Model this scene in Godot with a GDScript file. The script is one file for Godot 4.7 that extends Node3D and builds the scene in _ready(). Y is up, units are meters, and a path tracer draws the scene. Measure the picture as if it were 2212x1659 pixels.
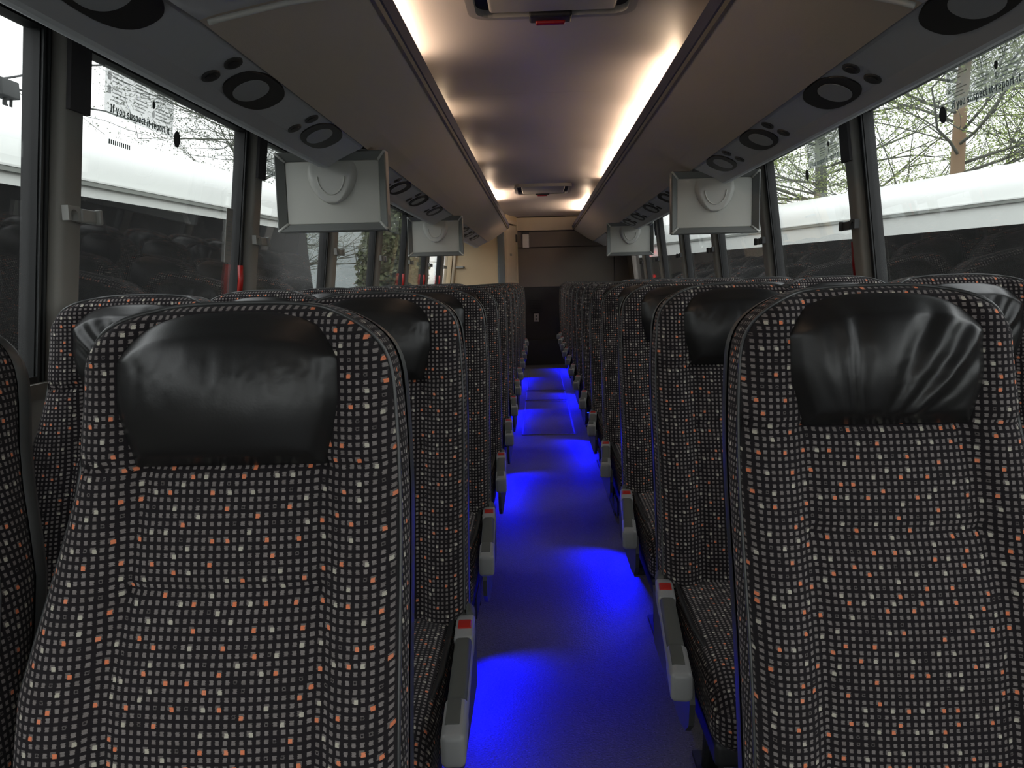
extends Node3D
# Coach interior, looking from the front rows towards the back. x right, y up, -z towards the rear, metres, aisle floor at y = 0.

var M := {}
var taken := {}
const PITCH := 0.8

func _ready():
	build_view()
	build_materials()
	build_shell()
	build_side(-1)
	build_side(1)
	build_ceiling()
	build_rear()
	build_floor()
	build_bins()
	build_lights()
	build_screens()
	build_seats()
	build_outside()

# ------------------------------------------------------------------ camera, sky, exposure
func build_view():
	var cam := Camera3D.new()
	cam.name = "camera"
	cam.position = Vector3(-0.05269, 1.14, 0.0)
	var yaw := Basis(Vector3.UP, 0.03547)
	var pitch := Basis(Vector3.RIGHT, -0.12604)
	var roll := Basis(Vector3(0, 0, 1), -0.02491)
	cam.basis = yaw * pitch * roll
	cam.fov = rad_to_deg(2.0 * atan(829.5 / 1750.0))
	cam.near = 0.02
	cam.far = 300.0
	cam.current = true
	add_child(cam)
	var env := Environment.new()
	env.background_mode = Environment.BG_SKY
	var sky := Sky.new()
	var sm := ProceduralSkyMaterial.new()
	sm.sky_top_color = Color(0.97, 0.99, 1.0)
	sm.sky_horizon_color = Color(0.93, 0.95, 0.94)
	sm.sky_curve = 0.3
	sm.ground_horizon_color = Color(0.45, 0.47, 0.46)
	sm.ground_bottom_color = Color(0.3, 0.3, 0.3)
	sm.sky_energy_multiplier = 1.3
	sm.ground_energy_multiplier = 0.6
	sm.sun_angle_max = 1.0
	sky.sky_material = sm
	env.sky = sky
	env.ambient_light_source = Environment.AMBIENT_SOURCE_SKY
	env.tonemap_mode = Environment.TONE_MAPPER_LINEAR
	env.tonemap_exposure = 1.5
	env.sdfgi_enabled = true
	env.ssao_enabled = true
	env.ssil_enabled = true
	var we := WorldEnvironment.new()
	we.name = "sky_environment"
	we.environment = env
	add_child(we)

# ------------------------------------------------------------------ materials
func mat(key: String, c: Color, rough := 0.6, metal := 0.0) -> StandardMaterial3D:
	var m := StandardMaterial3D.new()
	m.resource_name = key
	m.albedo_color = c
	m.roughness = rough
	m.metallic = metal
	M[key] = m
	return m

func noise_tex(freq: float, seed_n: int, size := 256, normal := false, strength := 2.0) -> NoiseTexture2D:
	var n := FastNoiseLite.new()
	n.seed = seed_n
	n.frequency = freq
	n.fractal_octaves = 4
	var t := NoiseTexture2D.new()
	t.width = size
	t.height = size
	t.seamless = true
	t.noise = n
	t.as_normal_map = normal
	t.bump_strength = strength
	return t

func build_materials():
	mat("trim_grey", Color8(150, 147, 140), 0.62)
	mat("pillar_dark", Color8(70, 68, 70), 0.8)
	mat("cove_grey", Color8(186, 189, 193), 0.6)
	mat("bin_brown", Color8(198, 186, 172), 0.72)
	mat("mould_grey", Color8(198, 200, 204), 0.5)
	mat("lip_blue", Color8(66, 66, 88), 0.7)
	mat("lip_edge", Color8(125, 115, 100), 0.5)
	mat("ceiling_white", Color8(190, 184, 184), 0.4)
	mat("hatch_grey", Color8(165, 162, 160), 0.45)
	mat("hatch_dark", Color8(40, 38, 42), 0.6)
	mat("gasket", Color8(22, 23, 24), 0.55)
	mat("gasket_rib", Color8(58, 60, 61), 0.5)
	mat("black_plastic", Color8(26, 26, 27), 0.5)
	mat("dark_plastic", Color8(62, 63, 62), 0.5)
	mat("grey_plastic", Color8(140, 141, 140), 0.42)
	mat("pad_grey", Color8(78, 80, 76), 0.6)
	mat("red_plastic", Color8(168, 36, 30), 0.35)
	mat("red_dark", Color8(150, 22, 26), 0.3)
	mat("tv_panel", Color8(208, 208, 200), 0.5)
	mat("tv_frame", Color8(128, 130, 128), 0.45, 0.15)
	mat("tv_trim", Color8(206, 206, 200), 0.4)
	mat("clip_white", Color8(165, 165, 160), 0.5)
	mat("clip_dark", Color8(70, 70, 70), 0.5)
	mat("back_wall", Color8(108, 101, 94), 0.75)
	mat("back_low", Color8(52, 50, 50), 0.85)
	mat("beige", Color8(205, 184, 150), 0.5)
	mat("beige_trim", Color8(205, 190, 166), 0.5)
	mat("blue_grey", Color8(96, 104, 108), 0.5)
	mat("white", Color8(225, 225, 220), 0.45)
	mat("shell", Color8(60, 62, 62), 0.42)
	mat("piping", Color8(66, 67, 67), 0.32)
	mat("steel", Color8(120, 120, 120), 0.35, 0.8)
	mat("seat_frame", Color8(45, 46, 48), 0.5, 0.2)
	mat("floor_trim", Color8(120, 116, 112), 0.35, 0.6)
	mat("coach_white", Color8(208, 211, 207), 0.35)
	mat("coach_glass", Color8(8, 9, 10), 0.1)
	M["coach_glass"].metallic_specular = 0.1
	mat("coach_grime", Color8(120, 124, 118), 0.7)
	mat("asphalt", Color8(110, 112, 112), 0.9)
	mat("wall_pale", Color8(176, 184, 184), 0.8)
	mat("bark", Color8(132, 108, 84), 0.9)
	mat("bark_grey", Color8(84, 86, 76), 0.9)
	mat("wire", Color8(40, 42, 42), 0.7)
	mat("print_grey", Color8(150, 160, 158), 0.6)
	mat("print_black", Color8(24, 26, 26), 0.5)
	mat("panel_speaker", Color8(160, 163, 165), 0.55)
	var lw: StandardMaterial3D = mat("leaf", Color8(146, 158, 96), 0.7)
	lw.backlight_enabled = true
	lw.backlight = Color(0.35, 0.42, 0.2)
	var lg: StandardMaterial3D = mat("leaf_grey", Color8(120, 126, 112), 0.8)
	lg.backlight_enabled = true
	lg.backlight = Color(0.25, 0.28, 0.22)
	var lh: StandardMaterial3D = mat("leaf_hedge", Color8(92, 100, 68), 0.8)
	lh.cull_mode = BaseMaterial3D.CULL_DISABLED

	# window glass: a smooth pane
	var gl := mat("pane", Color(1, 1, 1, 0.03), 0.0)
	gl.transparency = BaseMaterial3D.TRANSPARENCY_ALPHA
	gl.metallic_specular = 0.5
	# translucent poster film
	var pf := mat("poster_film", Color(0.93, 0.95, 0.93, 0.4), 0.9)
	pf.transparency = BaseMaterial3D.TRANSPARENCY_ALPHA
	var pl := mat("poster_print", Color(0.5, 0.55, 0.53, 0.38), 0.9)
	pl.transparency = BaseMaterial3D.TRANSPARENCY_ALPHA

	# woven moquette: dark ground with a grid of grey squares, some pale, some orange, some hollow
	var fab := StandardMaterial3D.new()
	fab.resource_name = "moquette"
	fab.albedo_texture = ImageTexture.create_from_image(moquette())
	fab.roughness = 0.95
	fab.rim_enabled = true
	fab.rim = 0.12
	fab.rim_tint = 0.5
	fab.metallic_specular = 0.2
	fab.uv1_scale = Vector3(1.0 / 0.57, 1.0 / 0.57, 1)
	fab.texture_filter = BaseMaterial3D.TEXTURE_FILTER_LINEAR_WITH_MIPMAPS_ANISOTROPIC
	M["fabric"] = fab
	var fab3: StandardMaterial3D = fab.duplicate()
	fab3.resource_name = "moquette_wrapped"
	fab3.uv1_triplanar = true
	fab3.uv1_triplanar_sharpness = 12.0
	fab3.uv1_scale = Vector3.ONE / 0.57
	M["fabric3"] = fab3

	var le := mat("leather", Color8(30, 30, 30), 0.36)
	le.normal_enabled = true
	le.normal_texture = noise_tex(0.09, 5, 256, true, 1.5)
	le.normal_scale = 0.1
	le.uv1_triplanar = true
	le.uv1_scale = Vector3.ONE * 9.0

	# flecked vinyl floor
	var im := Image.create(512, 512, false, Image.FORMAT_RGB8)
	im.fill(Color8(96, 93, 95))
	var rng := RandomNumberGenerator.new()
	rng.seed = 11
	for i in 16000:
		var g := rng.randf_range(0.24, 0.5)
		im.fill_rect(Rect2i(rng.randi_range(0, 510), rng.randi_range(0, 510), rng.randi_range(1, 3), rng.randi_range(1, 3)), Color(g, g * 0.98, g * 1.0))
	var fl := mat("floor_vinyl", Color(1, 1, 1), 0.55)
	fl.albedo_texture = ImageTexture.create_from_image(im)
	fl.uv1_triplanar = true
	fl.uv1_world_triplanar = true
	fl.uv1_scale = Vector3.ONE / 0.5
	fl.normal_enabled = true
	fl.normal_texture = noise_tex(0.25, 3, 256, true, 2.0)
	fl.normal_scale = 0.35

	# brushed cloth on the bins
	var b: StandardMaterial3D = M["bin_brown"]
	b.normal_enabled = true
	b.normal_texture = noise_tex(0.3, 8, 256, true, 2.0)
	b.normal_scale = 0.2
	b.uv1_triplanar = true
	b.uv1_scale = Vector3.ONE * 4.0

	var wl := mat("cove_tube", Color(1, 0.95, 0.85), 0.4)
	wl.emission_enabled = true
	wl.emission = Color(1.0, 0.86, 0.68)
	wl.emission_energy_multiplier = 2.5
	var bl := mat("blue_lens", Color(0.5, 0.6, 1.0), 0.2)
	bl.emission_enabled = true
	bl.emission = Color(0.1, 0.22, 1.0)
	bl.emission_energy_multiplier = 3.0
	var rl := mat("red_lens", Color(1.0, 0.1, 0.08), 0.3)
	rl.emission_enabled = true
	rl.emission = Color(1.0, 0.05, 0.04)
	rl.emission_energy_multiplier = 4.0

func moquette() -> Image:
	var n := 64
	var c := 16
	var im := Image.create(n * c, n * c, false, Image.FORMAT_RGB8)
	im.fill(Color8(38, 35, 37))
	var rng := RandomNumberGenerator.new()
	rng.seed = 4
	var kind := {}
	for br in n / 4:
		for bq in n / 4:
			var used := []
			for k in [1, 2, 3]:
				if k == 3 and rng.randf() > 0.75:
					continue
				for attempt in 12:
					var p := Vector2i(bq * 4 + rng.randi_range(0, 3), br * 4 + rng.randi_range(0, 3))
					var free := true
					for u in used:
						if absi(u.x - p.x) <= 1 and absi(u.y - p.y) <= 1:
							free = false
					for d in [Vector2i(-1, 0), Vector2i(0, -1), Vector2i(-1, -1), Vector2i(1, -1)]:
						if kind.get(p + d, 0) in [1, 2]:
							free = false
					if free:
						kind[p] = k
						used.append(p)
						break
	for r in n:
		for q in n:
			var x := q * c + 4
			var y := r * c + 4
			var k: int = kind.get(Vector2i(q, r), 0)
			var v := rng.randf_range(-0.03, 0.03)
			var grey := Color(0.50 + v, 0.475 + v, 0.465 + v)
			if k == 0:
				ragged(im, x, y, 9, grey, rng)
			elif k == 3:
				ragged(im, x, y, 8, grey * 0.85, rng)
				im.fill_rect(Rect2i(x + 2, y + 2, 4, 4), Color8(36, 34, 36))
				im.fill_rect(Rect2i(x + 4, y + 2, 1, 3), grey * 0.5)
			else:
				ragged(im, x - 2, y - 2, 11, grey * 0.9, rng)
				var col := Color(0.92, 0.55, 0.40) if k == 1 else Color(0.76, 0.74, 0.68)
				col = col.lightened(rng.randf_range(-0.05, 0.05))
				var corner := rng.randi_range(0, 1)
				ragged(im, x + (2 if corner else -2), y + 2, 9, col, rng)
				im.fill_rect(Rect2i(x + (3 if corner else -2), y + 5, 8, 6), col)
	# fine weave
	for i in 60000:
		var px := rng.randi_range(0, n * c - 1)
		var py := rng.randi_range(0, n * c - 1)
		var p := im.get_pixel(px, py)
		im.set_pixel(px, py, p * rng.randf_range(0.78, 1.22))
	im.generate_mipmaps()
	return im

func ragged(im: Image, x: int, y: int, s: int, c: Color, rng: RandomNumberGenerator):
	for j in s:
		var a := rng.randi_range(0, 1)
		im.fill_rect(Rect2i(x + a, y + j, s - a - rng.randi_range(0, 1), 1), c * rng.randf_range(0.94, 1.05))

# ------------------------------------------------------------------ mesh helpers
func new_st() -> SurfaceTool:
	var st := SurfaceTool.new()
	st.begin(Mesh.PRIMITIVE_TRIANGLES)
	return st

const FLAT := 4294967295

# closed body from triangles: turned so that its faces look outwards
func solid(st: SurfaceTool, t: PackedVector3Array, smooth := false):
	var vol := 0.0
	for i in range(0, t.size(), 3):
		vol += t[i].dot(t[i + 1].cross(t[i + 2]))
	st.set_smooth_group(0 if smooth else FLAT)
	for i in range(0, t.size(), 3):
		st.add_vertex(t[i])
		if vol > 0:
			st.add_vertex(t[i + 2])
			st.add_vertex(t[i + 1])
		else:
			st.add_vertex(t[i + 1])
			st.add_vertex(t[i + 2])

# polygon in a plane swept along a line; at(p, w) turns polygon point and sweep value into a place
func prism(st: SurfaceTool, poly: PackedVector2Array, w0: float, w1: float, at: Callable, smooth := false):
	var t := PackedVector3Array()
	var n := poly.size()
	for i in n:
		var j := (i + 1) % n
		var a: Vector3 = at.call(poly[i], w0)
		var b: Vector3 = at.call(poly[j], w0)
		var c: Vector3 = at.call(poly[j], w1)
		var d: Vector3 = at.call(poly[i], w1)
		t.append_array([a, b, c, a, c, d])
	var tri := Geometry2D.triangulate_polygon(poly)
	var ccw := 0.0
	for i in n:
		ccw += poly[i].cross(poly[(i + 1) % n])
	var caps := PackedVector3Array()
	for i in range(0, tri.size(), 3):
		var p := poly[tri[i]]
		var q := poly[tri[i + 1]]
		var r := poly[tri[i + 2]]
		if ((q - p).cross(r - p) > 0) != (ccw > 0):
			var s := q
			q = r
			r = s
		caps.append_array([at.call(p, w0), at.call(r, w0), at.call(q, w0), at.call(p, w1), at.call(q, w1), at.call(r, w1)])
	if smooth:
		var vol := 0.0
		var all := t.duplicate()
		all.append_array(caps)
		for i in range(0, all.size(), 3):
			vol += all[i].dot(all[i + 1].cross(all[i + 2]))
		emit(st, t, vol > 0, 0)
		emit(st, caps, vol > 0, FLAT)
	else:
		t.append_array(caps)
		solid(st, t)

func emit(st: SurfaceTool, t: PackedVector3Array, turn: bool, group: int):
	st.set_smooth_group(group)
	for i in range(0, t.size(), 3):
		st.add_vertex(t[i])
		st.add_vertex(t[i + 2] if turn else t[i + 1])
		st.add_vertex(t[i + 1] if turn else t[i + 2])

func along_z(p: Vector2, w: float) -> Vector3:
	return Vector3(p.x, p.y, w)

func along_x(p: Vector2, w: float) -> Vector3:
	return Vector3(w, p.x, p.y)

func along_y(p: Vector2, w: float) -> Vector3:
	return Vector3(p.x, w, p.y)

func box(st: SurfaceTool, lo: Vector3, hi: Vector3, xf := Transform3D.IDENTITY):
	var p := PackedVector2Array([Vector2(lo.x, lo.y), Vector2(hi.x, lo.y), Vector2(hi.x, hi.y), Vector2(lo.x, hi.y)])
	prism(st, p, lo.z, hi.z, func(q, w): return xf * Vector3(q.x, q.y, w))

# box with rounded edges
func rbox(st: SurfaceTool, lo: Vector3, hi: Vector3, r: float, xf := Transform3D.IDENTITY, seg := 3, mid := 1, bend = null):
	var ilo := lo + Vector3.ONE * r
	var ihi := hi - Vector3.ONE * r
	var ticks := []
	for a in 3:
		var l := []
		for i in seg + 1:
			l.append(lo[a] + r * (1.0 - cos(PI / 2 * i / seg)) if false else lo[a] + r * (float(i) / seg))
		for i in range(1, mid):
			l.append(lerpf(ilo[a], ihi[a], float(i) / mid))
		for i in seg + 1:
			l.append(hi[a] - r + r * (float(i) / seg))
		ticks.append(l)
	var t := PackedVector3Array()
	for axis in 3:
		var u := (axis + 1) % 3
		var v := (axis + 2) % 3
		for side in 2:
			var nu: int = ticks[u].size()
			var nv: int = ticks[v].size()
			var pts := []
			for i in nu:
				var row := []
				for j in nv:
					var p := Vector3()
					p[axis] = hi[axis] if side else lo[axis]
					p[u] = ticks[u][i]
					p[v] = ticks[v][j]
					var c := p.clamp(ilo, ihi)
					var d := p - c
					if d.length() > 1e-9:
						p = c + d.normalized() * r
					if bend != null:
						p = bend.call(p)
					row.append(xf * p)
				pts.append(row)
			for i in nu - 1:
				for j in nv - 1:
					var a: Vector3 = pts[i][j]
					var b: Vector3 = pts[i + 1][j]
					var c2: Vector3 = pts[i + 1][j + 1]
					var d2: Vector3 = pts[i][j + 1]
					if side:
						t.append_array([a, b, c2, a, c2, d2])
					else:
						t.append_array([a, c2, b, a, d2, c2])
	solid(st, t, true)

# open smooth sheet f(u, v) -> Vector3 with uv(u, v, p); its face looks towards the vector
func sheet(st: SurfaceTool, us: Array, vs: Array, f: Callable, toward: Vector3, uvf = null):
	var nu := us.size()
	var nv := vs.size()
	var p := []
	var tex := []
	for i in nu:
		var row := PackedVector3Array()
		var trow := PackedVector2Array()
		for j in nv:
			var q: Vector3 = f.call(us[i], vs[j])
			row.append(q)
			trow.append(uvf.call(us[i], vs[j], q) if uvf != null else Vector2(us[i], vs[j]))
		p.append(row)
		tex.append(trow)
	var sum := 0.0
	for i in nu - 1:
		for j in nv - 1:
			sum += (p[i + 1][j] - p[i][j]).cross(p[i][j + 1] - p[i][j]).dot(toward)
	var turn := sum > 0
	st.set_smooth_group(0)
	for i in nu - 1:
		for j in nv - 1:
			var k := [[i, j], [i + 1, j], [i + 1, j + 1], [i, j], [i + 1, j + 1], [i, j + 1]]
			if turn:
				k = [[i, j], [i + 1, j + 1], [i + 1, j], [i, j], [i, j + 1], [i + 1, j + 1]]
			for e in k:
				st.set_uv(tex[e[0]][e[1]])
				st.add_vertex(p[e[0]][e[1]])

func span(a: float, b: float, n: int) -> Array:
	var o := []
	for i in n + 1:
		o.append(lerpf(a, b, float(i) / n))
	return o

func tube(st: SurfaceTool, pts: Array, r: float, sides := 6, r1 := -1.0):
	var t := PackedVector3Array()
	var rings := []
	var n := pts.size()
	var side := Vector3.ZERO
	for i in n:
		var d: Vector3 = (pts[mini(i + 1, n - 1)] - pts[maxi(i - 1, 0)])
		d = d.normalized()
		if side == Vector3.ZERO:
			side = d.cross(Vector3.UP if absf(d.y) < 0.9 else Vector3.RIGHT).normalized()
		side = (side - d * side.dot(d)).normalized()
		var up := d.cross(side)
		var rr := r if r1 < 0 else lerpf(r, r1, float(i) / (n - 1))
		var ring := []
		for k in sides:
			var a := TAU * k / sides
			ring.append(pts[i] + (side * cos(a) + up * sin(a)) * rr)
		rings.append(ring)
	for i in n - 1:
		for k in sides:
			var l := (k + 1) % sides
			t.append_array([rings[i][k], rings[i][l], rings[i + 1][l], rings[i][k], rings[i + 1][l], rings[i + 1][k]])
	for k in range(1, sides - 1):
		t.append_array([rings[0][0], rings[0][k + 1], rings[0][k], rings[n - 1][0], rings[n - 1][k], rings[n - 1][k + 1]])
	solid(st, t, true)

func ellipse(cx: float, cy: float, a: float, b: float, n := 28, power := 2.0) -> PackedVector2Array:
	var o := PackedVector2Array()
	for i in n:
		var t := TAU * i / n
		o.append(Vector2(cx + a * signf(cos(t)) * pow(absf(cos(t)), 2.0 / power), cy + b * signf(sin(t)) * pow(absf(sin(t)), 2.0 / power)))
	return o

func round_rect(x0: float, y0: float, x1: float, y1: float, r: float, n := 5) -> PackedVector2Array:
	var o := PackedVector2Array()
	for c in [[x1 - r, y1 - r, 0], [x0 + r, y1 - r, 1], [x0 + r, y0 + r, 2], [x1 - r, y0 + r, 3]]:
		for i in n + 1:
			var a: float = PI / 2 * (c[2] + float(i) / n)
			o.append(Vector2(c[0] + r * cos(a), c[1] + r * sin(a)))
	return o

func numbered(called: String, parent: Node) -> String:
	var key := str(parent.get_instance_id()) + called
	taken[key] = taken.get(key, -1) + 1
	return called if taken[key] == 0 else "%s_%03d" % [called, taken[key]]

func obj(called: String, st: SurfaceTool, m: String, parent: Node = self) -> MeshInstance3D:
	st.generate_normals()
	st.index()
	var o := MeshInstance3D.new()
	o.mesh = st.commit()
	o.material_override = M[m]
	o.name = numbered(called, parent)
	parent.add_child(o, true)
	return o

func thing(called: String, label: String, category: String, at := Vector3.ZERO, group := "") -> Node3D:
	var o := Node3D.new()
	o.name = numbered(called, self)
	add_child(o, true)
	o.position = at
	tag(o, label, category, group)
	return o

func tag(o: Node, label: String, category: String, group := ""):
	o.set_meta("label", label)
	o.set_meta("category", category)
	if group:
		o.set_meta("group", group)

func struct(called: String, label := "", at := Vector3.ZERO) -> Node3D:
	var o := Node3D.new()
	o.name = called
	o.position = at
	add_child(o, true)
	o.set_meta("kind", "structure")
	if label:
		o.set_meta("label", label)
		o.set_meta("category", called.split("_")[0])
	return o

# ------------------------------------------------------------------ the leaning side walls
func wall_at(side: int, inward: float, y: float, z: float) -> Vector3:
	return Vector3(side * (1.2 - 0.12 * (y - 1.14) - inward), y, z)

# box on a side wall: inward depth, height and length ranges
func wbox(st: SurfaceTool, side: int, i0: float, i1: float, y0: float, y1: float, z0: float, z1: float):
	prism(st, PackedVector2Array([Vector2(i0, z0), Vector2(i1, z0), Vector2(i1, z1), Vector2(i0, z1)]), y0, y1, func(p, w): return wall_at(side, p.x, w, p.y))

func side_name(side: int) -> String:
	return "left" if side < 0 else "right"

func build_shell():
	# front of the coach behind the camera: a wall with the windscreen opening
	var w := struct("wall_front", "grey front wall of the coach round the windscreen")
	var st := new_st()
	box(st, Vector3(-1.3, 0, 2.2), Vector3(1.3, 0.5, 2.26))
	box(st, Vector3(-1.3, 1.97, 2.2), Vector3(1.3, 2.1, 2.26))
	box(st, Vector3(-1.3, 0.5, 2.2), Vector3(-1.16, 1.97, 2.26))
	box(st, Vector3(1.16, 0.5, 2.2), Vector3(1.3, 1.97, 2.26))
	obj("panel", st, "cove_grey", w)

const FRONT := 2.2
const REAR := -11.1

func build_side(side: int):
	var sn := side_name(side)
	var wall := struct("wall_" + sn, "grey coach side wall with window pillars, %s of the aisle" % sn)
	var st := new_st()
	wbox(st, side, -0.07, 0.0, 0.0, 0.93, REAR - 0.05, FRONT)
	obj("lower_panel", st, "trim_grey", wall)
	st = new_st()
	wbox(st, side, 0.0, 0.035, 0.9, 0.935, REAR, FRONT)
	obj("sill", st, "trim_grey", wall)
	# header above the glass, hidden by the service panel
	st = new_st()
	wbox(st, side, -0.07, 0.0, 1.735, 2.06, REAR - 0.05, FRONT)
	obj("header", st, "trim_grey", wall)
	st = new_st()
	wbox(st, side, 0.0, 0.06, 1.722, 1.745, REAR, FRONT)
	obj("header_trim", st, "pillar_dark", wall)
	if side > 0:
		st = new_st()
		wbox(st, side, -0.07, 0.02, 0.93, 1.735, REAR - 0.05, -10.55)
		obj("rear_panel", st, "back_wall", wall)
	else:
		st = new_st()
		wbox(st, side, -0.07, 0.02, 0.93, 1.735, REAR - 0.05, -10.4)
		obj("rear_panel", st, "beige", wall)
	# pillars every 1.2 m, and the windows between them
	var k0 := -3
	for k in range(k0, 8):
		var z := -(1.855 + 1.24 * k)
		if k < 7:
			build_pillar(wall, side, k, z)
		if k < 7:
			build_window(side, k - k0 + 1 + (20 if side > 0 else 0), z)
	# coat hooks on the pillars, red window releases
	for k in range(0, 7):
		var z := -(1.855 + 1.24 * k) - 0.012
		build_hook(side, k, z)
	var reds := [1, 4, 5, 6] if side < 0 else [1]
	for k in reds:
		var z: float = -(1.855 + 1.24 * k)
		st = new_st()
		if side < 0:
			tube(st, [wall_at(side, 0.018, 1.10, z + 0.045), wall_at(side, 0.02, 1.17, z + 0.045), wall_at(side, 0.016, 1.225, z + 0.045)], 0.0105, 8)
		else:
			tube(st, [wall_at(side, 0.022, 1.10, z - 0.105), wall_at(side, 0.024, 1.18, z - 0.105), wall_at(side, 0.02, 1.26, z - 0.105)], 0.014, 8)
		var o := obj("release_handle", st, "red_plastic" if side < 0 else "red_dark")
		var which: String = {1: "first window pillar past the white label strip", 4: "pillar before the second left screen", 5: "pillar below the second left screen", 6: "last pillar below the second left screen"}[k] if side < 0 else "second right-hand pillar"
		tag(o, "red emergency window release handle on the " + which, "handle", "red emergency window releases")

func build_pillar(wall: Node3D, side: int, k: int, z: float):
	# rounded grey cover standing proud of the glass, dark rubber towards the front
	var poly := PackedVector2Array()
	for p in [[-0.02, 0.002], [0.024, 0.002], [0.034, -0.002], [0.04, -0.012], [0.041, -0.072], [0.036, -0.081], [-0.02, -0.085]]:
		poly.append(Vector2(p[0], z + p[1]))
	var st := new_st()
	prism(st, poly, 0.93, 1.735, func(p, w): return wall_at(side, p.x, w, p.y), true)
	var o := obj("pillar", st, "trim_grey", wall)
	st = new_st()
	wbox(st, side, 0.036, 0.048, 1.552, 1.72, z - 0.092, z - 0.008)
	obj("shade_cover", st, "pillar_dark", o)
	st = new_st()
	wbox(st, side, -0.03, 0.008, 0.93, 1.735, z, z + 0.045)
	obj("window_rubber", st, "gasket", wall)
	st = new_st()
	for zz in [0.014, 0.032]:
		wbox(st, side, 0.006, 0.014, 0.93, 1.73, z + zz, z + zz + 0.009)
	obj("rubber_rib", st, "gasket_rib", wall)

func build_window(side: int, n: int, z: float):
	# bay from this pillar's far edge to the next pillar
	var w := struct("window_%d" % n)
	var z0 := z - 0.08
	var z1 := z - 1.24 + 0.04
	var st := new_st()
	wbox(st, side, -0.012, -0.007, 0.93, 1.735, z1, z0)
	obj("pane", st, "pane", w)
	st = new_st()
	wbox(st, side, -0.02, 0.014, 1.712, 1.735, z1, z0)
	wbox(st, side, -0.02, 0.014, 0.93, 0.95, z1, z0)
	wbox(st, side, -0.02, 0.012, 0.93, 1.735, z0 - 0.008, z0)
	obj("gasket", st, "gasket", w)

func ordinal(k: int) -> String:
	return ["first", "second", "third", "fourth", "fifth", "sixth", "seventh", "eighth", "ninth", "tenth", "eleventh", "twelfth", "thirteenth"][k]

func build_hook(side: int, k: int, z: float):
	var o := thing("coat_hook", "%s coat hook with a thumb hole on the %s window pillar, %s side" % ["pale" if side < 0 else "dark", ordinal(k), side_name(side)], "hook", wall_at(side, 0.041, 1.32, z - 0.02), "coat hooks on the window pillars")
	var m := "clip_white" if side < 0 and k == 0 else "clip_dark" if side > 0 else "clip_white"
	var s := -side
	var st := new_st()
	# plate with an arched hole
	var poly := PackedVector2Array([Vector2(-0.012, 0.034), Vector2(-0.018, 0.034)])
	poly = PackedVector2Array()
	poly.append_array([Vector2(0.024, -0.016), Vector2(0.024, 0.018), Vector2(-0.024, 0.018), Vector2(-0.024, -0.016), Vector2(-0.014, -0.016)])
	for i in 7:
		var a := PI - PI * i / 6
		poly.append(Vector2(0.014 * cos(a), 0.0 + 0.01 * sin(a)))
	poly.append(Vector2(0.014, -0.016))
	prism(st, poly, 0.0, 0.016 * s, func(p, w): return Vector3(w, p.y, p.x + 0.012))
	obj("plate", st, m, o)
	st = new_st()
	rbox(st, Vector3(-0.001 if s > 0 else -0.02, -0.018, -0.088), Vector3(0.02 if s > 0 else 0.001, 0.014, -0.014), 0.005)
	obj("arm", st, m, o)
	st = new_st()
	rbox(st, Vector3(0.014 if s > 0 else -0.03, -0.02, -0.088), Vector3(0.03 if s > 0 else -0.014, 0.016, -0.074), 0.004)
	obj("tip", st, m, o)

# ------------------------------------------------------------------ ceiling
func build_ceiling():
	var c := struct("ceiling", "pale coach ceiling lit warm along both edges")
	# one sheet per panel, slightly dished between the cross seams
	var seams := [2.26, -0.6, -2.3, -3.86, -5.45, -7.1, -8.7, -10.3, -11.15]
	for i in seams.size() - 1:
		var a: float = seams[i]
		var b: float = seams[i + 1]
		var st := new_st()
		sheet(st, span(-1.0, 1.0, 24), span(0.0, 1.0, 14), func(u, v):
			var x: float = u * 0.62
			var dish: float = 0.003 * sin(PI * v) + 0.004 * sin(v * TAU * 1.5 + i * 1.7) * sin(PI * v)
			var y: float = 1.995 - 0.02 * pow(absf(u), 3.0) + dish
			return Vector3(x, y, lerpf(a - 0.001, b + 0.001, v)), Vector3.DOWN)
		obj("panel", st, "ceiling_white", c)
	var st2 := new_st()
	box(st2, Vector3(-1.3, 2.06, -11.2), Vector3(1.3, 2.12, 2.26))
	obj("roof_skin", st2, "trim_grey", c)
	for s in [-1, 1]:
		st2 = new_st()
		box(st2, Vector3(0.6 * s if s > 0 else -0.66, 1.865, -11.15), Vector3(0.66 if s > 0 else -0.6, 2.07, 2.2))
		obj("cove_back", st2, "ceiling_white", c)
	# escape hatches
	for h in [[-2.38, "front", "roof escape hatch with grey rim at the top edge, nearest the camera"], [-7.69, "rear", "smaller-looking roof escape hatch with red latch towards the back wall"]]:
		var o := thing("roof_hatch", h[2], "hatch", Vector3(0.005, 1.99, h[0]), "roof escape hatches")
		var outer := round_rect(-0.26, -0.33, 0.26, 0.33, 0.07)
		var st := new_st()
		ring(st, outer, round_rect(-0.235, -0.305, 0.235, 0.305, 0.05), -0.022, 0.01)
		obj("rim", st, "hatch_grey", o)
		st = new_st()
		prism(st, round_rect(-0.235, -0.305, 0.235, 0.305, 0.05), 0.0, 0.012, along_y)
		obj("recess", st, "hatch_dark", o)
		st = new_st()
		rbox(st, Vector3(-0.195, -0.02, -0.275), Vector3(0.2, 0.006, 0.275), 0.012)
		obj("lid", st, "hatch_grey", o)
		st = new_st()
		rbox(st, Vector3(-0.07, -0.028, -0.36), Vector3(0.065, -0.004, -0.29), 0.008)
		obj("latch_well", st, "hatch_dark", o)
		st = new_st()
		rbox(st, Vector3(-0.05, -0.038, -0.352), Vector3(0.045, -0.02, -0.33), 0.006)
		obj("latch", st, "red_dark", o)

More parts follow.
